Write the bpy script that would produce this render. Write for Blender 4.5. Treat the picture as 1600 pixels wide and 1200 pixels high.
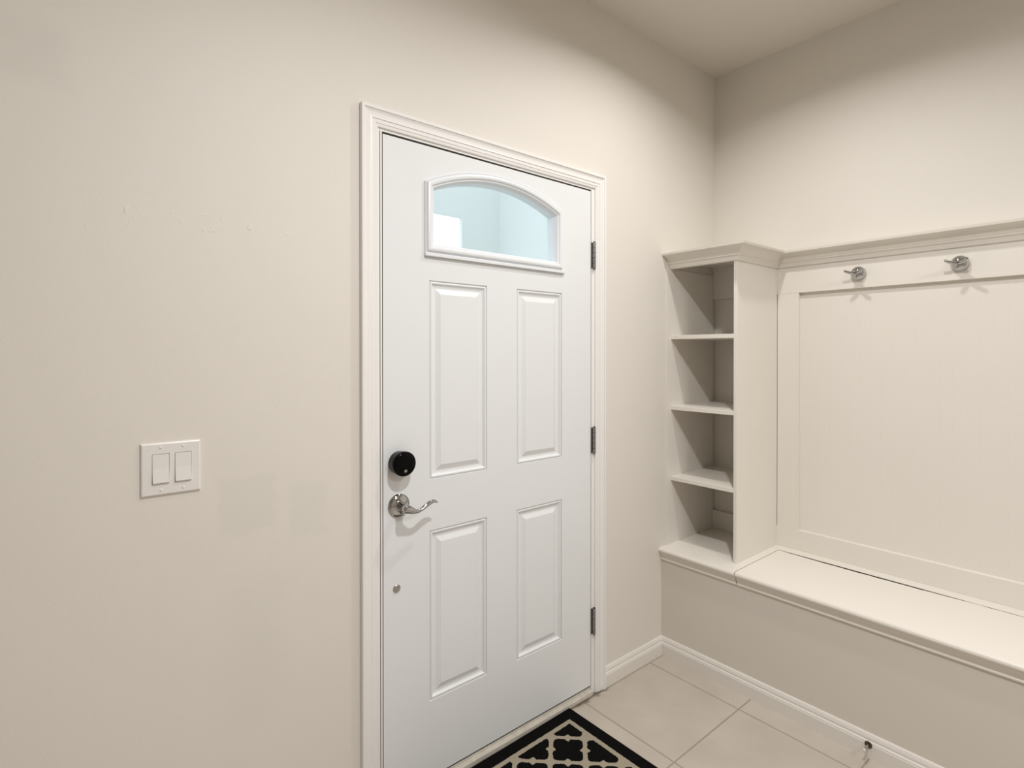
import bpy, bmesh, math
from mathutils import Vector, Matrix
from mathutils.geometry import tessellate_polygon

for o in list(bpy.data.objects):
    bpy.data.objects.remove(o, do_unlink=True)
SC = bpy.context.scene
COL = SC.collection

# ------------------------------------------------------------------ camera
cd = bpy.data.cameras.new('camera')
cd.sensor_width = 36.0
cd.sensor_fit = 'HORIZONTAL'
cd.lens = 859.13 / 1600 * 36
cd.shift_x = (800 - 832.81) / 1600
cd.shift_y = (556.08 - 600) / 1600
cd.clip_start = 0.05
cam = bpy.data.objects.new('camera', cd)
COL.objects.link(cam)
yaw, pitch = math.radians(49.249), math.radians(0.3454)
fw0 = Vector((math.cos(yaw), math.sin(yaw), 0))
rt = Vector((math.sin(yaw), -math.cos(yaw), 0))
upv = Vector((0, 0, 1))
fw = fw0 * math.cos(pitch) - upv * math.sin(pitch)
up2 = upv * math.cos(pitch) + fw0 * math.sin(pitch)
M = Matrix((rt, up2, -fw)).transposed().to_4x4()
M.translation = Vector((-2.5852, -1.5533, 1.4065))
cam.matrix_world = M
SC.camera = cam

# ------------------------------------------------------------------ world / exposure
w = bpy.data.worlds.new('world')
SC.world = w
w.use_nodes = True
w.node_tree.nodes['Background'].inputs[0].default_value = (0.86, 0.95, 1.0, 1)
w.node_tree.nodes['Background'].inputs[1].default_value = 1.6
SC.view_settings.view_transform = 'Standard'
SC.view_settings.look = 'None'
SC.view_settings.exposure = 0.0
SC.view_settings.gamma = 1.0
SC.view_settings.use_curve_mapping = False

H = 2.8313          # ceiling height


def disc_light(name, loc, power, size, col, spread=180):
    ld = bpy.data.lights.new(name, 'AREA')
    ld.shape = 'DISK'
    ld.size = size
    ld.energy = power
    ld.color = col
    ld.spread = math.radians(spread)
    o = bpy.data.objects.new(name, ld)
    o.location = loc
    COL.objects.link(o)
    return o


WARM = (1.0, 0.985, 0.95)
NEUT = (1.0, 1.0, 0.995)
disc_light('ceiling_area_light', (-0.85, -0.68, H - 0.012), 8.3, 0.085, WARM, 149)
disc_light('ceiling_area_light', (-1.84, -1.38, H - 0.012), 26.5, 0.11, NEUT, 168)
disc_light('ceiling_area_light', (-1.55, -3.30, H - 0.012), 35.0, 0.80, NEUT, 180)  # unseen fill light, added for soft ambient from deeper in the hall


# ------------------------------------------------------------------ materials
def mat(name, col, rough=0.5, metal=0.0, noise=0.0, nscale=3.0, bump=0.0, bscale=200.0, spec=0.5):
    m = bpy.data.materials.new(name)
    m.use_nodes = True
    nt = m.node_tree
    b = nt.nodes['Principled BSDF']
    b.inputs['Base Color'].default_value = (*col, 1)
    b.inputs['Roughness'].default_value = rough
    b.inputs['Metallic'].default_value = metal
    b.inputs['Specular IOR Level'].default_value = spec
    tc = nt.nodes.new('ShaderNodeTexCoord')
    if noise > 0:
        n = nt.nodes.new('ShaderNodeTexNoise')
        n.inputs['Scale'].default_value = nscale
        n.inputs['Detail'].default_value = 4
        nt.links.new(tc.outputs['Object'], n.inputs['Vector'])
        mx = nt.nodes.new('ShaderNodeMix')
        mx.data_type = 'RGBA'
        mx.inputs[6].default_value = (*[c * (1 - noise) for c in col], 1)
        mx.inputs[7].default_value = (*[min(1, c * (1 + noise)) for c in col], 1)
        nt.links.new(n.outputs[0], mx.inputs[0])
        nt.links.new(mx.outputs[2], b.inputs['Base Color'])
    if bump > 0:
        n2 = nt.nodes.new('ShaderNodeTexNoise')
        n2.inputs['Scale'].default_value = bscale
        n2.inputs['Detail'].default_value = 3
        nt.links.new(tc.outputs['Object'], n2.inputs['Vector'])
        bp = nt.nodes.new('ShaderNodeBump')
        bp.inputs['Strength'].default_value = bump
        bp.inputs['Distance'].default_value = 0.002
        nt.links.new(n2.outputs[0], bp.inputs['Height'])
        nt.links.new(bp.outputs[0], b.inputs['Normal'])
    return m


WALLC = (0.79, 0.748, 0.688)
M_WALL = mat('wall_paint', WALLC, 0.62, noise=0.012, nscale=2.5, bump=0.12, bscale=160)
M_CEIL = mat('ceiling_paint', (0.74, 0.69, 0.62), 0.8, noise=0.01, bump=0.25, bscale=90)
M_TRIM = mat('trim_paint', (0.89, 0.87, 0.85), 0.32, noise=0.008, nscale=6)
M_BASE = mat('baseboard_paint', (0.80, 0.765, 0.715), 0.35, noise=0.01, nscale=6)
M_CAB = mat('joinery_paint', (0.83, 0.785, 0.72), 0.38, noise=0.012, nscale=5)
M_DOOR = mat('door_paint', (0.83, 0.845, 0.86), 0.33, noise=0.008, nscale=4)
M_LITE = mat('lite_frame_vinyl', (0.82, 0.84, 0.87), 0.35)
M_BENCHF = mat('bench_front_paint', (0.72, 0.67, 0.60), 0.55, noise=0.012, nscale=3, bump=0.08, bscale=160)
M_CHROME = mat('polished_chrome', (0.50, 0.505, 0.51), 0.04, 1.0)
M_NICKEL = mat('satin_nickel', (0.45, 0.44, 0.43), 0.28, 1.0)
M_STEEL = mat('hinge_steel', (0.42, 0.42, 0.43), 0.22, 1.0)
M_BLACK = mat('gloss_black', (0.002, 0.002, 0.002), 0.10, spec=0.12)
M_DARK = mat('dark_seal_and_shade', (0.02, 0.018, 0.015), 0.8)  # seals and hinge parts, also strips standing in for gap shade
M_PLATE = mat('switch_plastic', (0.84, 0.81, 0.78), 0.3)
M_SILL = mat('sill_paint', (0.62, 0.58, 0.51), 0.5, noise=0.25, nscale=40)
M_PORCH = mat('porch_stucco', (0.80, 0.82, 0.82), 0.9, noise=0.02, bump=0.2, bscale=60)
M_BRONZE = mat('stop_bronze', (0.12, 0.09, 0.06), 0.3, 1.0)
M_RUBBER = mat('white_rubber', (0.7, 0.68, 0.62), 0.6)

# glass: clear pane
M_GLASS = bpy.data.materials.new('clear_glass')
M_GLASS.use_nodes = True
nt = M_GLASS.node_tree
nt.nodes.clear()
out = nt.nodes.new('ShaderNodeOutputMaterial')
mx = nt.nodes.new('ShaderNodeMixShader')
tr = nt.nodes.new('ShaderNodeBsdfTransparent')
tr.inputs[0].default_value = (0.95, 0.98, 0.98, 1)
gl = nt.nodes.new('ShaderNodeBsdfGlossy')
gl.inputs['Roughness'].default_value = 0.02
fr = nt.nodes.new('ShaderNodeFresnel')
fr.inputs[0].default_value = 1.45
geo = nt.nodes.new('ShaderNodeNewGeometry')
fb = nt.nodes.new('ShaderNodeMath')
fb.operation = 'MULTIPLY_ADD'          # no second mirror image (and no total reflection) at the far face of the pane
fb.inputs[1].default_value = -1.0
fb.inputs[2].default_value = 1.0
nt.links.new(geo.outputs['Backfacing'], fb.inputs[0])
fm = nt.nodes.new('ShaderNodeMath')
fm.operation = 'MULTIPLY'
nt.links.new(fb.outputs[0], fm.inputs[0])
nt.links.new(fr.outputs[0], fm.inputs[1])
nt.links.new(fm.outputs[0], mx.inputs[0])
nt.links.new(tr.outputs[0], mx.inputs[1])
nt.links.new(gl.outputs[0], mx.inputs[2])
nt.links.new(mx.outputs[0], out.inputs[0])


class NB:
    """little node builder for scalar maths on coordinates"""
    def __init__(self, m):
        self.nt = m.node_tree
        self.tc = self.nt.nodes.new('ShaderNodeTexCoord')
        self.sep = self.nt.nodes.new('ShaderNodeSeparateXYZ')
        self.nt.links.new(self.tc.outputs['Object'], self.sep.inputs[0])
        self.x, self.y, self.z = self.sep.outputs

    def op(self, kind, a, b=None, c=None, clamp=False):
        n = self.nt.nodes.new('ShaderNodeMath')
        n.operation = kind
        n.use_clamp = clamp
        for i, v in enumerate((a, b, c)):
            if v is None:
                continue
            if isinstance(v, (int, float)):
                n.inputs[i].default_value = v
            else:
                self.nt.links.new(v, n.inputs[i])
        return n.outputs[0]

    def noise(self, scale, detail=3, vec=None):
        n = self.nt.nodes.new('ShaderNodeTexNoise')
        n.inputs['Scale'].default_value = scale
        n.inputs['Detail'].default_value = detail
        self.nt.links.new(vec or self.tc.outputs['Object'], n.inputs['Vector'])
        return n.outputs[0]

    def mix(self, fac, a, b):
        n = self.nt.nodes.new('ShaderNodeMix')
        n.data_type = 'RGBA'
        if isinstance(fac, (int, float)):
            n.inputs[0].default_value = fac
        else:
            self.nt.links.new(fac, n.inputs[0])
        for i, v in ((6, a), (7, b)):
            if isinstance(v, tuple):
                n.inputs[i].default_value = (*v, 1)
            else:
                self.nt.links.new(v, n.inputs[i])
        return n.outputs[2]

    def smooth(self, v, lo, hi):
        n = self.nt.nodes.new('ShaderNodeMapRange')
        n.interpolation_type = 'SMOOTHSTEP'
        self.nt.links.new(v, n.inputs[0])
        n.inputs[1].default_value = lo
        n.inputs[2].default_value = hi
        return n.outputs[0]

    def box(self, x0, x1, z0, z1, soft):
        ax = self.op('ABSOLUTE', self.op('SUBTRACT', self.x, (x0 + x1) / 2))
        az = self.op('ABSOLUTE', self.op('SUBTRACT', self.z, (z0 + z1) / 2))
        wob = self.op('MULTIPLY', self.op('SUBTRACT', self.noise(14), 0.5), 0.06)
        dx = self.op('ADD', self.op('SUBTRACT', ax, (x1 - x0) / 2), wob)
        dz = self.op('ADD', self.op('SUBTRACT', az, (z1 - z0) / 2), wob)
        d = self.op('MAXIMUM', dx, dz)
        return self.op('SUBTRACT', 1.0, self.smooth(d, -soft, soft))

    def set(self, col=None, rough=None, height=None, hdist=0.001, hstr=1.0):
        b = self.nt.nodes['Principled BSDF']
        if col is not None:
            self.nt.links.new(col, b.inputs['Base Color'])
        if rough is not None:
            self.nt.links.new(rough, b.inputs['Roughness'])
        if height is not None:
            n = self.nt.nodes.new('ShaderNodeBump')
            n.inputs['Strength'].default_value = hstr
            n.inputs['Distance'].default_value = hdist
            self.nt.links.new(height, n.inputs['Height'])
            self.nt.links.new(n.outputs[0], b.inputs['Normal'])


# door-side wall: same paint with touch-up patches that never matched and a rough seam
M_WALL2 = mat('wall_paint_touched_up', WALLC, 0.6)
nb = NB(M_WALL2)
cl = nb.mix(nb.noise(2.2), tuple(c * 0.985 for c in WALLC), tuple(min(1, c * 1.012) for c in WALLC))
patch = tuple(c * k for c, k in zip(WALLC, (0.93, 0.935, 0.935)))
for (bx, amt, so) in (((-2.285, -2.150, 0.945, 1.085), 0.5, 0.010), ((-2.115, -2.02, 0.90, 1.045), 0.4, 0.014),
                      ((-2.68, -2.57, 1.98, 2.09), 0.7, 0.03), ((-2.27, -2.14, 0.45, 0.80), 0.35, 0.05)):
    cl = nb.mix(nb.op('MULTIPLY', nb.box(*bx, so), amt), cl, patch)
seam = nb.op('MULTIPLY', nb.box(-2.52, -2.12, 1.70, 1.76, 0.02), nb.smooth(nb.noise(46, 2), 0.62, 0.72))
hgt = nb.op('ADD', nb.op('MULTIPLY', nb.noise(160), 0.22), nb.op('MULTIPLY', seam, 0.8))
nb.set(col=cl, height=hgt, hdist=0.002, hstr=0.5)

# floor tile
M_FLOOR = mat('floor_tile', (0.6, 0.52, 0.45), 0.35)
nb = NB(M_FLOOR)
P = 0.43


def grid_dist(nb, v, off):
    t = nb.op('DIVIDE', nb.op('SUBTRACT', v, off), P)
    t = nb.op('FRACT', t)
    t = nb.op('MINIMUM', t, nb.op('SUBTRACT', 1.0, t))
    return nb.op('MULTIPLY', t, P)


gx = grid_dist(nb, nb.x, -0.991)
gy = grid_dist(nb, nb.y, -0.446)
g = nb.op('MINIMUM', gx, gy)
gm = nb.op('SUBTRACT', 1.0, nb.smooth(g, 0.0018, 0.0036))
n1 = nb.noise(5.5, 5)
tile = nb.mix(nb.smooth(n1, 0.3, 0.7), (0.500, 0.440, 0.378), (0.550, 0.490, 0.425))
tile = nb.mix(nb.op('MULTIPLY', nb.smooth(nb.noise(13, 6), 0.55, 0.75), 0.3), tile, (0.455, 0.395, 0.335))
col = nb.mix(gm, tile, (0.34, 0.29, 0.24))
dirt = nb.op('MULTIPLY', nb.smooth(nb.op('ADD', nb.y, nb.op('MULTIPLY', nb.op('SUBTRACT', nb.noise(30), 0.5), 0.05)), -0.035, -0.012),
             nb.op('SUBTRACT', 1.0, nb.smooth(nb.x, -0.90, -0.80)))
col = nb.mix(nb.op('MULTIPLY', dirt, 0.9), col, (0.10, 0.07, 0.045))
nb.set(col=col, rough=nb.op('ADD', 0.33, nb.op('MULTIPLY', gm, 0.4)), height=nb.op('SUBTRACT', 1.0, gm), hdist=0.0012, hstr=0.8)

# mat: quatrefoil trellis, object coordinates of the mat itself (origin = its corner by the door)
M_MAT = mat('mat_pile', (0.01, 0.01, 0.01), 0.95, spec=0.1)
nb = NB(M_MAT)
wobx = nb.op('MULTIPLY', nb.op('SUBTRACT', nb.noise(120, 2), 0.5), 0.007)
woby = nb.op('MULTIPLY', nb.op('SUBTRACT', nb.noise(100, 2), 0.5), 0.007)
mx_ = nb.op('ADD', nb.x, wobx)
my_ = nb.op('ADD', nb.y, woby)
cx0, cy0, hp = -0.168, -0.158, 0.170
dx = nb.op('SUBTRACT', mx_, cx0)
dy = nb.op('SUBTRACT', my_, cy0)
cell = hp / math.sqrt(2)
pq = []
for t in (nb.op('ADD', dx, dy), nb.op('SUBTRACT', dx, dy)):
    t = nb.op('DIVIDE', t, math.sqrt(2))
    t = nb.op('SUBTRACT', t, nb.op('MULTIPLY', nb.op('ROUND', nb.op('DIVIDE', t, cell)), cell))
    pq.append(nb.op('ABSOLUTE', t))
big = nb.op('MAXIMUM', *pq)
sml = nb.op('MINIMUM', *pq)
cusp = nb.op('MULTIPLY', nb.op('SUBTRACT', 1.0, nb.smooth(sml, 0.0, 0.013)), 0.0100)
cr_ = nb.op('MAXIMUM', nb.op('SUBTRACT', sml, 0.034), 0.0)
corner = nb.op('MULTIPLY', nb.op('MULTIPLY', cr_, cr_), 22.0)
dq = nb.op('SUBTRACT', nb.op('ADD', nb.op('ADD', big, cusp), corner), 0.0524)
tanq = nb.smooth(dq, -0.0008, 0.0008)
MW, ML = 0.80, 0.50
rx = nb.op('SUBTRACT', nb.op('ABSOLUTE', nb.op('ADD', mx_, MW / 2)), MW / 2)
ry = nb.op('SUBTRACT', nb.op('ABSOLUTE', nb.op('ADD', my_, ML / 2)), ML / 2)
re = nb.op('MULTIPLY', nb.op('MAXIMUM', rx, ry), -1.0)       # distance inside the edge
line = nb.smooth(re, 0.047, 0.049)                             # 1 inside the outer side of the tan line
inner = nb.smooth(re, 0.0645, 0.0665)
tanm = nb.op('MULTIPLY', line, nb.op('MAXIMUM', nb.op('SUBTRACT', 1.0, inner), tanq))
fz = nb.noise(900, 2)
tanc = nb.mix(fz, (0.30, 0.26, 0.195), (0.44, 0.39, 0.30))
blk = nb.mix(nb.smooth(fz, 0.5, 0.9), (0.002, 0.002, 0.002), (0.012, 0.011, 0.011))
nb.set(col=nb.mix(tanm, blk, tanc), height=nb.op('ADD', fz, nb.op('MULTIPLY', tanm, 0.6)), hdist=0.002, hstr=0.6)


# ------------------------------------------------------------------ object helpers
def link(name, bm, m, parent=None, smooth=False, angle=35):
    bmesh.ops.remove_doubles(bm, verts=bm.verts, dist=1e-6)
    bmesh.ops.recalc_face_normals(bm, faces=bm.faces)
    me = bpy.data.meshes.new(name)
    bm.to_mesh(me)
    bm.free()
    me.materials.append(m)
    if smooth:
        for p in me.polygons:
            p.use_smooth = True
        me.set_sharp_from_angle(angle=math.radians(angle))
    o = bpy.data.objects.new(name, me)
    COL.objects.link(o)
    if parent is not None:
        o.parent = parent
    return o


def thing(name, label, cat, loc, kind=None, group=None):
    o = bpy.data.objects.new(name, None)
    o.empty_display_size = 0.05
    o.location = loc
    COL.objects.link(o)
    return tag(o, label, cat, kind, group)


def tag(o, label, cat, kind=None, group=None):
    o['label'] = label
    o['category'] = cat
    if kind:
        o['kind'] = kind
    if group:
        o['group'] = group
    return o


def attach(root, *objs):
    """children were built in world coordinates: shift their mesh so the parent's origin is the base"""
    off = -Vector(root.location)
    for o in objs:
        o.data.transform(Matrix.Translation(off))
        o.parent = root
    return objs


def box(bm, x0, x1, y0, y1, z0, z1, bev=0.0, seg=2):
    g = bmesh.ops.create_cube(bm, size=1)
    vs = g['verts']
    for v_ in vs:
        v_.co = Vector(((x0 + x1) / 2 + v_.co.x * (x1 - x0), (y0 + y1) / 2 + v_.co.y * (y1 - y0),
                        (z0 + z1) / 2 + v_.co.z * (z1 - z0)))
    if bev > 0:
        es = list({e for v_ in vs for e in v_.link_edges})
        bmesh.ops.bevel(bm, geom=es, offset=bev, segments=seg, affect='EDGES', profile=0.5)


def bx(*a, **k):
    bm = bmesh.new()
    box(bm, *a, **k)
    return bm


def rings(bm, loops, closed=True, cap0=False, cap1=False):
    """skin a list of vertex loops"""
    vl = [[bm.verts.new(p) for p in lp] for lp in loops]
    n = len(vl[0])
    for i in range(len(vl) - 1):
        for j in range(n if closed else n - 1):
            k = (j + 1) % n
            try:
                bm.faces.new((vl[i][j], vl[i][k], vl[i + 1][k], vl[i + 1][j]))
            except ValueError:
                pass
    if cap0:
        bm.faces.new(vl[0])
    if cap1:
        bm.faces.new(vl[-1])
    return vl


def lathe(bm, prof, centre, axis, seg=40, cap=True):
    """prof: (distance along axis, radius)"""
    ax = Vector(axis).normalized()
    t = Vector((0, 0, 1)) if abs(ax.z) < 0.9 else Vector((1, 0, 0))
    e1 = ax.cross(t).normalized()
    e2 = ax.cross(e1)
    c = Vector(centre)
    loops = [[c + ax * h + (e1 * math.cos(2 * math.pi * k / seg) + e2 * math.sin(2 * math.pi * k / seg)) * r
              for k in range(seg)] for h, r in prof]
    rings(bm, loops, True, cap, cap)


def tube(bm, pts, radii, seg=14, squash=None):
    """tapered tube along pts; radii numbers or (rx, rz) pairs"""
    pts = [Vector(p) for p in pts]
    loops = []
    for i, p in enumerate(pts):
        t = (pts[min(i + 1, len(pts) - 1)] - pts[max(i - 1, 0)]).normalized()
        ref = Vector((0, 1, 0)) if abs(t.y) < 0.9 else Vector((0, 0, 1))
        e1 = t.cross(ref).normalized()
        e2 = t.cross(e1).normalized()
        r = radii[i]
        ra, rb = r if isinstance(r, tuple) else (r, r)
        loops.append([p + e1 * math.cos(2 * math.pi * k / seg) * ra + e2 * math.sin(2 * math.pi * k / seg) * rb
                      for k in range(seg)])
    rings(bm, loops, True, True, True)


def extrude_profile(bm, prof, f0, f1):
    """prof 2-D closed outline; f0/f1 map it to each end"""
    rings(bm, [[f0(a, b) for a, b in prof], [f1(a, b) for a, b in prof]], True, True, True)


def struct(name, bm, m, label, cat, **k):
    return tag(link(name, bm, m, **k), label, cat, 'structure')


def poly_fill(bm, loops, f):
    """tessellate outer loop with holes; f maps (a, b) to 3-D"""
    flat = [p for lp in loops for p in lp]
    vs = [bm.verts.new(f(*p)) for p in flat]
    for t in tessellate_polygon([[Vector((p[0], p[1], 0)) for p in lp] for lp in loops]):
        try:
            bm.faces.new([vs[i] for i in t])
        except ValueError:
            pass


# ------------------------------------------------------------------ room shell
XL_, YB_ = -5.6, -5.2
JL, JR = -1.862, -0.9075          # rough opening
JT = 2.0835
WT = 0.14
bm = bmesh.new()
outl = [(XL_, -0.2), (JL, -0.2), (JL, JT), (JR, JT), (JR, -0.2), (0.0, -0.2), (0.0, H), (XL_, H)]
for yy in (0.0, WT):
    poly_fill(bm, [outl], lambda a, b: Vector((a, yy, b)))
rings(bm, [[Vector((a, 0, b)) for a, b in outl], [Vector((a, WT, b)) for a, b in outl]], True)
struct('wall_left', bm, M_WALL2, 'cream painted wall that holds the white entry door', 'wall')
struct('wall_right', bx(0, 0.12, YB_, WT, -0.2, H + 0.1), M_WALL, 'cream painted wall behind the bench and hooks', 'wall')
struct('wall_front', bx(XL_ - 0.12, XL_, YB_, WT, -0.2, H + 0.1), M_WALL, 'cream wall at the far left end of the hall', 'wall')
struct('wall_back', bx(XL_ - 0.12, 0.12, YB_ - 0.12, YB_, -0.2, H + 0.1), M_WALL, 'cream wall across the hall, opposite the door', 'wall')
struct('floor', bx(XL_, 0, YB_, 0.0, -0.1, 0.0), M_FLOOR, 'beige square ceramic tile floor with thin grout', 'floor')
struct('ceiling', bx(XL_, 0.0, YB_, 0.0, H, H + 0.1), M_CEIL, 'plain off-white textured ceiling', 'ceiling')

# baseboards
BBH = 0.083
BBP = [(0, 0), (0.014, 0), (0.014, 0.050), (0.0125, 0.0525), (0.0125, 0.0565), (0.0105, 0.059), (0.0085, 0.062), (0.0092, 0.066),
       (0.0085, 0.070), (0.0062, 0.077), (0.0048, 0.081), (0.0030, BBH), (0, BBH)]
BX = -0.4529
bm = bmesh.new()
extrude_profile(bm, BBP, lambda a, z: Vector((-0.8595, -a, z)), lambda a, z: Vector((BX - a, -a, z)))
bm2 = bmesh.new()
extrude_profile(bm, BBP, lambda a, z: Vector((XL_, -a, z)), lambda a, z: Vector((-1.9175, -a, z)))
struct('baseboard_left', bm, M_BASE, 'white moulded baseboard along the door wall', 'baseboard', smooth=True, angle=25)
BYE = -2.1
extrude_profile(bm2, BBP, lambda a, z: Vector((BX - a, -a, z)), lambda a, z: Vector((BX - a, BYE, z)))
struct('baseboard_right', bm2, M_BASE, 'white moulded baseboard along the foot of the bench', 'baseboard', smooth=True, angle=25)

# ------------------------------------------------------------------ door frame, casing, sill
bm = bmesh.new()
SX0, SX1, SZ0, SZ1 = -1.8440, -0.9335, 0.036, 2.0665
GAP = 0.0030
box(bm, JL, SX0 - GAP, 0.0005, WT, 0.0, JT)
box(bm, SX1 + GAP, JR, 0.0005, WT, 0.0, JT)
box(bm, SX0 - GAP, SX1 + GAP, 0.0005, WT, SZ1 + 0.0065, JT)
box(bm, SX0 - GAP, SX0 + 0.012, 0.050, WT, 0.0, SZ1 + 0.0065)
box(bm, SX1 - 0.012, SX1 + GAP, 0.050, WT, 0.0, SZ1 + 0.0065)
box(bm, SX0, SX1, 0.050, WT, SZ1 - 0.012, SZ1 + 0.0065)
jamb = struct('trim_1', bm, M_TRIM, 'white jamb lining around the entry door', 'door frame')
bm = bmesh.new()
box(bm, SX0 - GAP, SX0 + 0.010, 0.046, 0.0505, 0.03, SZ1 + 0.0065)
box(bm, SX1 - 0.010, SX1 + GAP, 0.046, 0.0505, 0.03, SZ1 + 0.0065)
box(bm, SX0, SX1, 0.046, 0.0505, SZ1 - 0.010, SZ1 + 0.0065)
box(bm, SX0 - GAP + 0.0002, SX0 - 0.0003, 0.0030, 0.046, 0.03, SZ1 + 0.0065)  # this and the next strips paint the shade of the door gaps
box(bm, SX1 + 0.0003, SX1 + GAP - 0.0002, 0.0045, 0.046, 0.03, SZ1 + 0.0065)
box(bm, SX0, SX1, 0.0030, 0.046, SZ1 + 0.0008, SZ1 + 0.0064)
box(bm, -1.8546, -1.8530, -0.0002, 0.004, 0.03, SZ1 + 0.0065)  # black line put in as the shadow beside the casing
link('seal_and_gap_shade', bm, M_DARK, jamb)

CP = [(0.0, 0.0), (0.0, 0.0165), (0.0012, 0.0178), (0.0085, 0.0178), (0.0098, 0.0168), (0.0102, 0.0148), (0.0120, 0.0146),
      (0.0150, 0.0128), (0.0200, 0.0112), (0.0260, 0.0106), (0.0310, 0.0112), (0.0335, 0.0120), (0.0345, 0.0118), (0.0350, 0.0096),
      (0.0460, 0.0090), (0.0465, 0.0074), (0.0510, 0.0064), (0.0550, 0.0050), (0.0565, 0.0030), (0.0568, 0.0)]
OL, OR_, OT = -1.9172, -0.8595, 2.1370
bm = bmesh.new()
rings(bm, [[Vector((OL + a, -t, 0.0005)) for a, t in CP], [Vector((OL + a, -t, OT - a)) for a, t in CP],
           [Vector((OR_ - a * 0.91, -t, OT - a)) for a, t in CP], [Vector((OR_ - a * 0.91, -t, 0.0005)) for a, t in CP]],
      True, True, True)
struct('trim_2', bm, M_TRIM, 'white profiled casing framing the entry door on three sides', 'door casing', smooth=True, angle=18)

bm = bmesh.new()
box(bm, SX0 - GAP, SX1 + GAP, -0.012, 0.15, 0.0, 0.018, 0.002)
box(bm, SX0 - GAP, SX1 + GAP, 0.004, 0.15, 0.010, 0.027, 0.002)
sill = struct('trim_3', bm, M_SILL, 'worn painted threshold strip under the entry door', 'threshold')
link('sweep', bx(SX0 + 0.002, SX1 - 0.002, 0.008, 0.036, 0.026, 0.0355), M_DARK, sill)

# ------------------------------------------------------------------ entry door
door = thing('door_1', 'white four-panel entry door with an arched window near its top', 'door', (-1.389, 0.02, 0.036), 'structure')
DT = 0.044


def arch(d, n=40):
    """loop of the arched light, inset by d from the outer edge of its frame: counter-clockwise from lower left"""
    xl, xr, zb = -1.703 + d, -1.097 - d, 1.7235 + d
    R, cx, cz = 0.6495 - d, -1.400, 1.3785
    a0 = math.asin((xr - cx) / R)
    pts = [(xl, zb), (xr, zb)]
    for k in range(n + 1):
        t = a0 - 2 * a0 * k / n
        pts.append((cx + R * math.sin(t), cz + R * math.cos(t)))
    return pts


def rect(r, d=0.0):
    x0, x1, z0, z1 = r
    return [(x0 + d, z0 + d), (x1 - d, z0 + d), (x1 - d, z1 - d), (x0 + d, z1 - d)]


PAN = [(-1.6850, -1.4570, 0.998, 1.6385), (-1.3230, -1.0970, 0.998, 1.6385), (-1.6850, -1.4585, 0.2825, 0.8330), (-1.3240, -1.0975, 0.2815, 0.8325)]
bm = bmesh.new()
so = [(SX0, SZ0), (SX1, SZ0), (SX1, SZ1), (SX0, SZ1)]
hole = arch(0.016)
poly_fill(bm, [so, hole] + [rect(r) for r in PAN], lambda a, b: Vector((a, 0.001, b)))
poly_fill(bm, [so, hole], lambda a, b: Vector((a, 0.001 + DT, b)))
rings(bm, [[Vector((a, 0.001, b)) for a, b in so], [Vector((a, 0.001 + DT, b)) for a, b in so]], True)
rings(bm, [[Vector((a, 0.001, b)) for a, b in hole], [Vector((a, 0.001 + DT, b)) for a, b in hole]], True)
slab = link('door_slab', bm, M_DOOR)
parts = [slab]
PP = [(0, 0), (0.0008, 0.0045), (0.0028, 0.0052), (0.0046, 0.0016), (0.0070, 0.0006), (0.0098, 0.0012), (0.0135, 0.0060),
      (0.0175, 0.0078), (0.0240, 0.0082), (0.0262, 0.0078), (0.0425, 0.0010), (0.0440, 0.0008)]
for r in PAN:
    bm = bmesh.new()
    vl = rings(bm, [[Vector((a, 0.001 + dep, b)) for a, b in rect(r, d)] for d, dep in PP], True, False, True)
    parts.append(link('raised_panel', bm, M_DOOR))
# the moulded frame of the arched light
FPR = [(0.0, 0.0), (0.0, 0.006), (0.0015, 0.0075), (0.0035, 0.0072), (0.0042, 0.0060), (0.0050, 0.0080), (0.0090, 0.0128),
       (0.0140, 0.0145), (0.0200, 0.0135), (0.0225, 0.0115), (0.0235, 0.0085), (0.0290, 0.0070), (0.0305, 0.0050), (0.0350, -0.006),
       (0.0358, -0.016), (0.0360, -0.044)]
bm = bmesh.new()
rings(bm, [[Vector((a, 0.001 - t, b)) for a, b in arch(d)] for d, t in FPR], True)
box(bm, -1.704, -1.089, -0.0105, 0.001, 1.7145, 1.7255, 0.0018, 2)
litef = link('window_frame', bm, M_LITE, smooth=True, angle=22)
parts.append(litef)
bm = bmesh.new()
rings(bm, [[Vector((a, yy, b)) for a, b in arch(0.0345)] for yy in (0.019, 0.024)], True)
for yy in (0.019, 0.024):
    poly_fill(bm, [arch(0.0345)], lambda a, b: Vector((a, yy, b)))
glass = link('glass_pane', bm, M_GLASS)
attach(door, *parts)
glass.data.transform(Matrix.Translation(-Vector(door.location)))
glass.parent = litef

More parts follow.
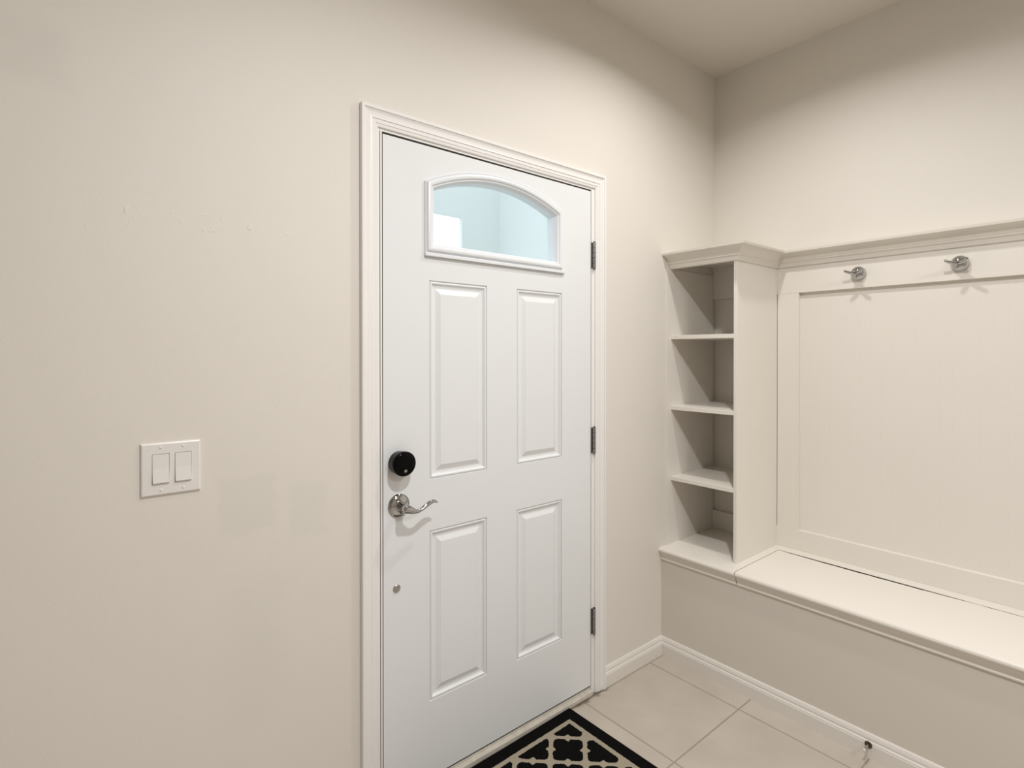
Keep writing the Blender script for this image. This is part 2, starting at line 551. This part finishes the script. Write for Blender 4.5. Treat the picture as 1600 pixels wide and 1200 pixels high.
# hinges
for k, zc in enumerate((1.8055, 1.0465, 0.3010)):
    bm = bmesh.new()
    box(bm, SX1 - 0.0005, SX1 + GAP + 0.0002, -0.0015, 0.032, zc - 0.052, zc + 0.052)
    box(bm, SX1 - 0.001, SX1 + 0.014, -0.0022, 0.0002, zc - 0.052, zc + 0.052)
    plate = link('hinge', bm, M_STEEL)
    bm = bmesh.new()
    n = 5
    for j in range(n):
        z0 = zc - 0.0535 + j * 0.107 / n
        lathe(bm, [(0, 0.0058), (0.0007, 0.0068), (0.107 / n - 0.0013, 0.0068), (0.107 / n - 0.0006, 0.0058)],
              (SX1 + 0.0125, -0.0075, z0), (0, 0, 1), 20)
    knuck = link('knuckle', bm, M_STEEL, smooth=True)
    bm = bmesh.new()
    lathe(bm, [(0, 0.003), (0.0015, 0.0045), (0.112, 0.0045), (0.1135, 0.003)], (SX1 + 0.0125, -0.0075, zc - 0.0568), (0, 0, 1), 16)
    pin = link('pin', bm, M_DARK, smooth=True)
    attach(door, plate)
    for o_ in (knuck, pin):
        o_.data.transform(Matrix.Translation(-Vector(door.location)))
        o_.parent = plate

HX = -1.7930
# deadbolt
bm = bmesh.new()
lathe(bm, [(0, 0.0345), (0.004, 0.0355), (0.010, 0.0358), (0.024, 0.0368), (0.034, 0.0380), (0.039, 0.0377), (0.0425, 0.0355),
           (0.0440, 0.0320), (0.0446, 0.0240), (0.0448, 0.010)], (HX, 0.001, 1.0685), (0, -1, 0), 56)
bolt = link('deadbolt', bm, M_BLACK, smooth=True)
bolt['label'] = 'round glossy black deadbolt'
bm = bmesh.new()
box(bm, HX - 0.0045, HX + 0.0045, -0.0455, -0.0430, 1.0440, 1.0520, 0.001)
turn = link('indicator', bm, M_NICKEL)
bm = bmesh.new()
lathe(bm, [(0, 0.0362), (0.0016, 0.0364), (0.005, 0.0340), (0.0085, 0.0270), (0.0105, 0.0180), (0.0125, 0.0150), (0.016, 0.0142)],
      (HX, 0.001, 0.9345), (0, -1, 0), 56)
lathe(bm, [(0, 0.0125), (0.012, 0.0118), (0.024, 0.0120), (0.038, 0.0132), (0.043, 0.0125), (0.046, 0.009)],
      (HX, -0.014, 0.9345), (0, -1, 0), 32)
handle = link('door_handle', bm, M_CHROME, smooth=True)
handle['label'] = 'chrome lever handle on round rose'
bm = bmesh.new()
LV = [(-1.800, -0.0500, 0.9335, 0.0110, 0.0120), (-1.792, -0.0510, 0.9325, 0.0125, 0.0110), (-1.780, -0.0520, 0.9285, 0.0115, 0.0085),
      (-1.766, -0.0530, 0.9230, 0.0075, 0.0070), (-1.754, -0.0530, 0.9220, 0.0058, 0.0062), (-1.742, -0.0530, 0.9260, 0.0060, 0.0062),
      (-1.728, -0.0525, 0.9340, 0.0070, 0.0060), (-1.714, -0.0515, 0.9400, 0.0074, 0.0056), (-1.702, -0.0500, 0.9420, 0.0062, 0.0050),
      (-1.692, -0.0480, 0.9395, 0.0042, 0.0040), (-1.684, -0.0460, 0.9345, 0.0018, 0.0022)]
pts, rad = [], []
for i in range(len(LV) - 1):
    for s in range(4):
        t = s / 4
        p0, p1 = LV[max(i - 1, 0)], LV[i]
        p2, p3 = LV[i + 1], LV[min(i + 2, len(LV) - 1)]
        q = [0.5 * (2 * b + (c - a_) * t + (2 * a_ - 5 * b + 4 * c - d) * t * t + (-a_ + 3 * b - 3 * c + d) * t ** 3)
             for a_, b, c, d in zip(p0, p1, p2, p3)]
        pts.append(q[:3])
        rad.append((q[3], q[4]))
pts.append(LV[-1][:3])
rad.append(LV[-1][3:])
tube(bm, pts, rad, 18)
lever = link('lever', bm, M_CHROME, smooth=True, angle=60)
bm = bmesh.new()
lathe(bm, [(0, 0.0118), (0.0028, 0.0118), (0.0038, 0.0108), (0.0041, 0.006)], (-1.8005, 0.001, 0.6800), (0, -1, 0), 32)
btn = link('hole_cover', bm, M_NICKEL, smooth=True)
btn['label'] = 'small round nickel hole cover'
attach(door, bolt, handle, btn)
for o_, p_ in ((turn, bolt), (lever, handle)):
    o_.data.transform(Matrix.Translation(-Vector(door.location)))
    o_.parent = p_

# ------------------------------------------------------------------ light switch
sw = thing('light_switch', 'white double rocker light switch on the cream wall left of the door', 'light switch', (-2.385, 0, 1.132))
bm = bmesh.new()
X0, X1, Z0, Z1 = -2.4445, -2.3245, 1.0710, 1.1945


def plate_fill(y, d):
    return [Vector((a, y, b)) for a, b in ((X0 + d, Z0 + d), (X1 - d, Z0 + d), (X1 - d, Z1 - d), (X0 + d, Z1 - d))]


RK = [(-2.4225, -2.3885), (-2.3775, -2.3435)]
RZ = (1.0985, 1.1685)
rings(bm, [plate_fill(0.0, 0.0), plate_fill(-0.0030, 0.0), plate_fill(-0.0048, 0.0012), plate_fill(-0.0060, 0.0035)], True, True)
o4 = [(X0 + .0035, Z0 + .0035), (X1 - .0035, Z0 + .0035), (X1 - .0035, Z1 - .0035), (X0 + .0035, Z1 - .0035)]
hs = [[(a, RZ[0]), (b, RZ[0]), (b, RZ[1]), (a, RZ[1])] for a, b in RK]
poly_fill(bm, [o4] + hs, lambda a, b: Vector((a, -0.0060, b)))
for h_ in hs:
    rings(bm, [[Vector((a, -0.006, b)) for a, b in h_], [Vector((a, -0.001, b)) for a, b in h_]], True, False, True)
pl = link('switch_plate', bm, M_PLATE)
attach(sw, pl)
for i, (a, b) in enumerate(RK):
    a += 0.0008
    b -= 0.0008
    z0, z1 = RZ[0] + 0.0010, RZ[1] - 0.0008
    zm = (z0 + z1) / 2
    bm = bmesh.new()
    prof = [(-0.0015, z0), (-0.0100, z0 + 0.0004), (-0.0108, z0 + 0.002), (-0.0072, zm), (-0.0062, z1), (-0.0015, z1)]
    rings(bm, [[Vector((a, y_, z_)) for y_, z_ in prof], [Vector((b, y_, z_)) for y_, z_ in prof]], True, True, True)
    attach(sw, link('rocker', bm, M_PLATE))
    for zz in (1.0835, 1.1835):
        bm = bmesh.new()
        lathe(bm, [(0, 0.0030), (0.0010, 0.0029), (0.0016, 0.0018)], ((a + b) / 2, -0.0058, zz), (0, -1, 0), 16)
        attach(sw, link('screw', bm, M_PLATE, smooth=True))

# ------------------------------------------------------------------ wall panelling with crown ledge
FX, PX = -0.0205, -0.0012       # face of the framing, face of the sunken panel
pan = thing('wall_panel', 'white framed wall panel with crown ledge rising behind the bench', 'wall panel', (0, -1.05, 0.499))
PE = BYE
BT = 0.4994
objs = []
objs.append(link('top_rail', bx(FX, -0.0005, PE, -0.001, 1.6800, 1.8600, 0.0008, 1), M_CAB))
objs.append(link('bottom_rail', bx(FX, -0.0005, PE, -0.001, BT, 0.5915, 0.0008, 1), M_CAB))
objs.append(link('stile', bx(FX + 0.0003, -0.0005, -0.4391, -0.342, 0.5915, 1.6798, 0.0008, 1), M_CAB))
bm = bmesh.new()
y = -0.001
w_ = 0.0405
prof = []
yy = -0.004
prof.append((-0.0005, yy))
while yy > PE:
    prof += [(PX, yy), (PX, yy - w_ + 0.0035), (PX + 0.0003, yy - w_ + 0.0018)]
    yy -= w_
prof.append((PX, yy))
prof.append((-0.0005, yy))
rings(bm, [[Vector((a, b, 0.588)) for a, b in prof], [Vector((a, b, 1.684)) for a, b in prof]], True)
objs.append(link('beadboard', bm, M_CAB))
CRP = [(0.0, 1.8015), (0.0055, 1.8015), (0.0075, 1.8040), (0.0100, 1.8120), (0.0135, 1.8185), (0.0185, 1.8220), (0.0205, 1.8235),
       (0.0205, 1.8275), (0.0225, 1.8290), (0.0250, 1.8345), (0.0300, 1.8420), (0.0375, 1.8490), (0.0470, 1.8545), (0.0570, 1.8580),
       (0.0600, 1.8590), (0.0640, 1.8590), (0.0660, 1.8680), (0.0, 1.8680)]
CX = -0.3880
SY = -0.3405
bm = bmesh.new()
rings(bm, [[Vector((FX - a, SY - a, z)) for a, z in CRP], [Vector((FX - a, PE, z)) for a, z in CRP]], True, True, True)
objs.append(link('crown_moulding', bm, M_CAB, smooth=True, angle=20))
attach(pan, *objs)

# ------------------------------------------------------------------ cubby tower
cub = thing('storage_cubby', 'tall white four-cubby shelf tower with crown top, on the bench beside the door wall', 'shelf unit',
            (-0.2, -0.17, BT))
objs = []
sp = link('side_panel', bx(CX, FX, SY, SY + 0.0155, BT, 1.8600, 0.0008, 1), M_CAB)
lp = link('side_panel', bx(CX - 0.0340, FX, -0.0050, -0.0004, BT, 1.8020, 0.0005, 1), M_CAB)
objs += [sp, lp]
for zt in (1.4880, 1.1545, 0.8200):
    objs.append(link('shelf', bx(CX, FX - 0.0005, SY + 0.0155, -0.0050, zt - 0.0185, zt, 0.0008, 1), M_CAB))
bm = bmesh.new()
box(bm, CX, FX, SY + 0.0155, -0.001, 1.8420, 1.8600)
box(bm, CX, CX + 0.016, SY + 0.0155, -0.001, 1.8010, 1.8420)
objs.append(link('top_board', bm, M_CAB))
bm = bmesh.new()
rings(bm, [[Vector((CX - a, -0.0004, z)) for a, z in CRP], [Vector((CX - a, SY - a, z)) for a, z in CRP],
           [Vector((FX - a, SY - a, z)) for a, z in CRP]], True, True, True)
objs.append(link('crown_moulding', bm, M_CAB, smooth=True, angle=20))
attach(cub, *objs)

# ------------------------------------------------------------------ bench
ben = thing('storage_bench', 'long cream storage bench with hinged lid along the right wall', 'bench', (-0.23, -1.05, 0))
objs = []
bm = bmesh.new()
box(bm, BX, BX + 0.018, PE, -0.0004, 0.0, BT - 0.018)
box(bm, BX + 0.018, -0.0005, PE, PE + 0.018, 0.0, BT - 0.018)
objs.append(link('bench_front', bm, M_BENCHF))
LY, LXB = -0.3775, -0.0880
bm = bmesh.new()
# moulded nosing + flat: outline in (x, z)
TOP = [(BX + 0.0005, 0.4400), (BX - 0.0040, 0.4400), (BX - 0.0065, 0.4425), (BX - 0.0065, 0.4465), (BX - 0.0045, 0.4485),
       (BX - 0.0060, 0.4560), (BX - 0.0100, 0.4650), (BX - 0.0155, 0.4730), (BX - 0.0190, 0.4770), (BX - 0.0190, 0.4795),
       (BX - 0.0225, 0.4815), (BX - 0.0240, 0.4870), (BX - 0.0225, 0.4930), (BX - 0.0185, 0.4975), (BX - 0.0120, 0.4994)]
tl = TOP + [(LXB, 0.4994), (LXB, 0.4860), (LXB - 0.02, 0.4860), (LXB - 0.0215, 0.4814), (BX + 0.0005, 0.4814)]
tf = TOP + [(-0.0005, 0.4994), (-0.0005, 0.4814), (BX + 0.0005, 0.4814)]
rings(bm, [[Vector((a, -0.0004, z)) for a, z in tf], [Vector((a, LY + 0.0006, z)) for a, z in tf]], True, True, True)
box(bm, -0.0795, -0.0005, PE, LY + 0.0006, 0.4814, 0.4994)
objs.append(link('bench_top', bm, M_CAB, smooth=True, angle=20))
bm = bmesh.new()
N = 150
loops = []
import random
random.seed(4)
for k in range(N + 1):
    y_ = LY - 0.0036 + (PE - LY) * k / N
    e = 0.0012 * math.sin(k * 0.83) * math.sin(k * 0.21 + 1) + random.uniform(-0.0008, 0.0008)
    gapw = 0.0095 * math.sin(math.pi * min(1, k / 60.0)) ** 0.8 if k < 60 else 0.0
    loops.append([Vector((a if a != LXB else -0.0845 - gapw + e, y_, z)) for a, z in tl])
rings(bm, loops, True, True, True)
lid = link('bench_lid', bm, M_CAB, smooth=True, angle=20)
objs.append(lid)
attach(ben, *objs)

bm = bx(LXB - 0.0095, -0.0795, PE + 0.02, LY - 0.004, 0.4830, 0.4850)  # dark hinge strips, also added as the shade inside the lid gap
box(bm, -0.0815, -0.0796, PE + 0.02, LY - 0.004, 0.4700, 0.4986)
ph = link('hinge_and_gap_shade', bm, M_DARK)
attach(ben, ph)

# ------------------------------------------------------------------ coat hooks
def make_hook(loc, label):
    h_ = thing('coat_hook', label, 'coat hook', loc, None, 'chrome double coat hooks on the top rail')
    bm_ = bmesh.new()
    lathe(bm_, [(0, 0.0285), (0.003, 0.0298), (0.008, 0.0294), (0.014, 0.0276), (0.020, 0.0244), (0.025, 0.0200), (0.029, 0.0145), (0.0315, 0.008),
                (0.0322, 0.003)], (0, 0, 0), (-1, 0, 0), 48)
    r_ = link('backplate', bm_, M_CHROME, smooth=True, angle=60)
    r_.parent = h_
    for s in (1, -1):
        bm_ = bmesh.new()
        P_ = [(-0.026, 0.0, 0.000), (-0.036, 0.005 * s, -0.001), (-0.044, 0.013 * s, -0.001), (-0.052, 0.021 * s, 0.001),
              (-0.059, 0.028 * s, 0.004), (-0.0635, 0.0320 * s, 0.0075), (-0.0655, 0.0335 * s, 0.0095), (-0.066, 0.034 * s, 0.010)]
        tube(bm_, P_, [0.0072, 0.0070, 0.0064, 0.0058, 0.0054, 0.0052, 0.0042, 0.0016], 16)
        p_ = link('prong', bm_, M_CHROME, smooth=True, angle=60)
        p_.parent = h_
    return h_


make_hook((FX, -0.6890, 1.7410), 'chrome double-prong coat hook on the white rail, the one nearer the shelf tower')
make_hook((FX, -1.0350, 1.7410), 'chrome double-prong coat hook on the white rail, the one farther from the shelf tower')

# ------------------------------------------------------------------ door stop
ds = thing('door_stop', 'small dark metal door stop fixed to the bench baseboard near the floor', 'door stop', (BX - 0.0142, -0.8750, 0.0485))
bm = bmesh.new()
lathe(bm, [(0, 0.0118), (0.002, 0.0118), (0.004, 0.0100), (0.005, 0.006)], (0, 0, 0), (-1, 0, 0), 28)
o_ = link('mounting_disc', bm, M_BRONZE, smooth=True)
o_.parent = ds
bm = bmesh.new()
lathe(bm, [(0, 0.0044), (0.034, 0.0040)], (-0.004, 0, 0), (-1, 0, 0), 18)
o_ = link('stop_rod', bm, M_NICKEL, smooth=True)
o_.parent = ds
bm = bmesh.new()
lathe(bm, [(0, 0.0044), (0.004, 0.0046), (0.007, 0.0036), (0.008, 0.0016)], (-0.037, 0, 0), (-1, 0, 0), 18)
o_ = link('rubber_tip', bm, M_RUBBER, smooth=True)
o_.parent = ds

# ------------------------------------------------------------------ door mat
bm = bmesh.new()
box(bm, -MW, 0, -ML, 0, 0.0, 0.0085, 0.002, 2)
dm = link('door_mat', bm, M_MAT)
dm.location = (-1.0690, -0.0135, 0.0003)
dm.rotation_euler = (0, 0, math.radians(0.9))
tag(dm, 'black door mat with beige trellis pattern on the tiles before the door', 'door mat')

# ------------------------------------------------------------------ porch seen through the arched light
PY = 1.6
bm = bmesh.new()
box(bm, -0.5050, -0.188, PY, PY + 0.03, -0.15, 2.95)
box(bm, -3.6, -0.5050, PY, PY + 0.03, 2.324, 2.95)
struct('wall_porch_front', bm, M_PORCH, 'pale porch wall with a bright opening seen through the arched window', 'wall')
struct('wall_porch_side', bx(-0.188, 0.0, WT, PY + 0.25, -0.15, 2.95), M_PORCH, 'pale porch side wall seen through the arched window', 'wall')
struct('floor_porch', bx(-4.0, 0.3, WT, 5.0, -0.25, -0.15), mat('porch_concrete', (0.6, 0.6, 0.58), 0.8, noise=0.05), 'concrete porch floor outside the door', 'floor')
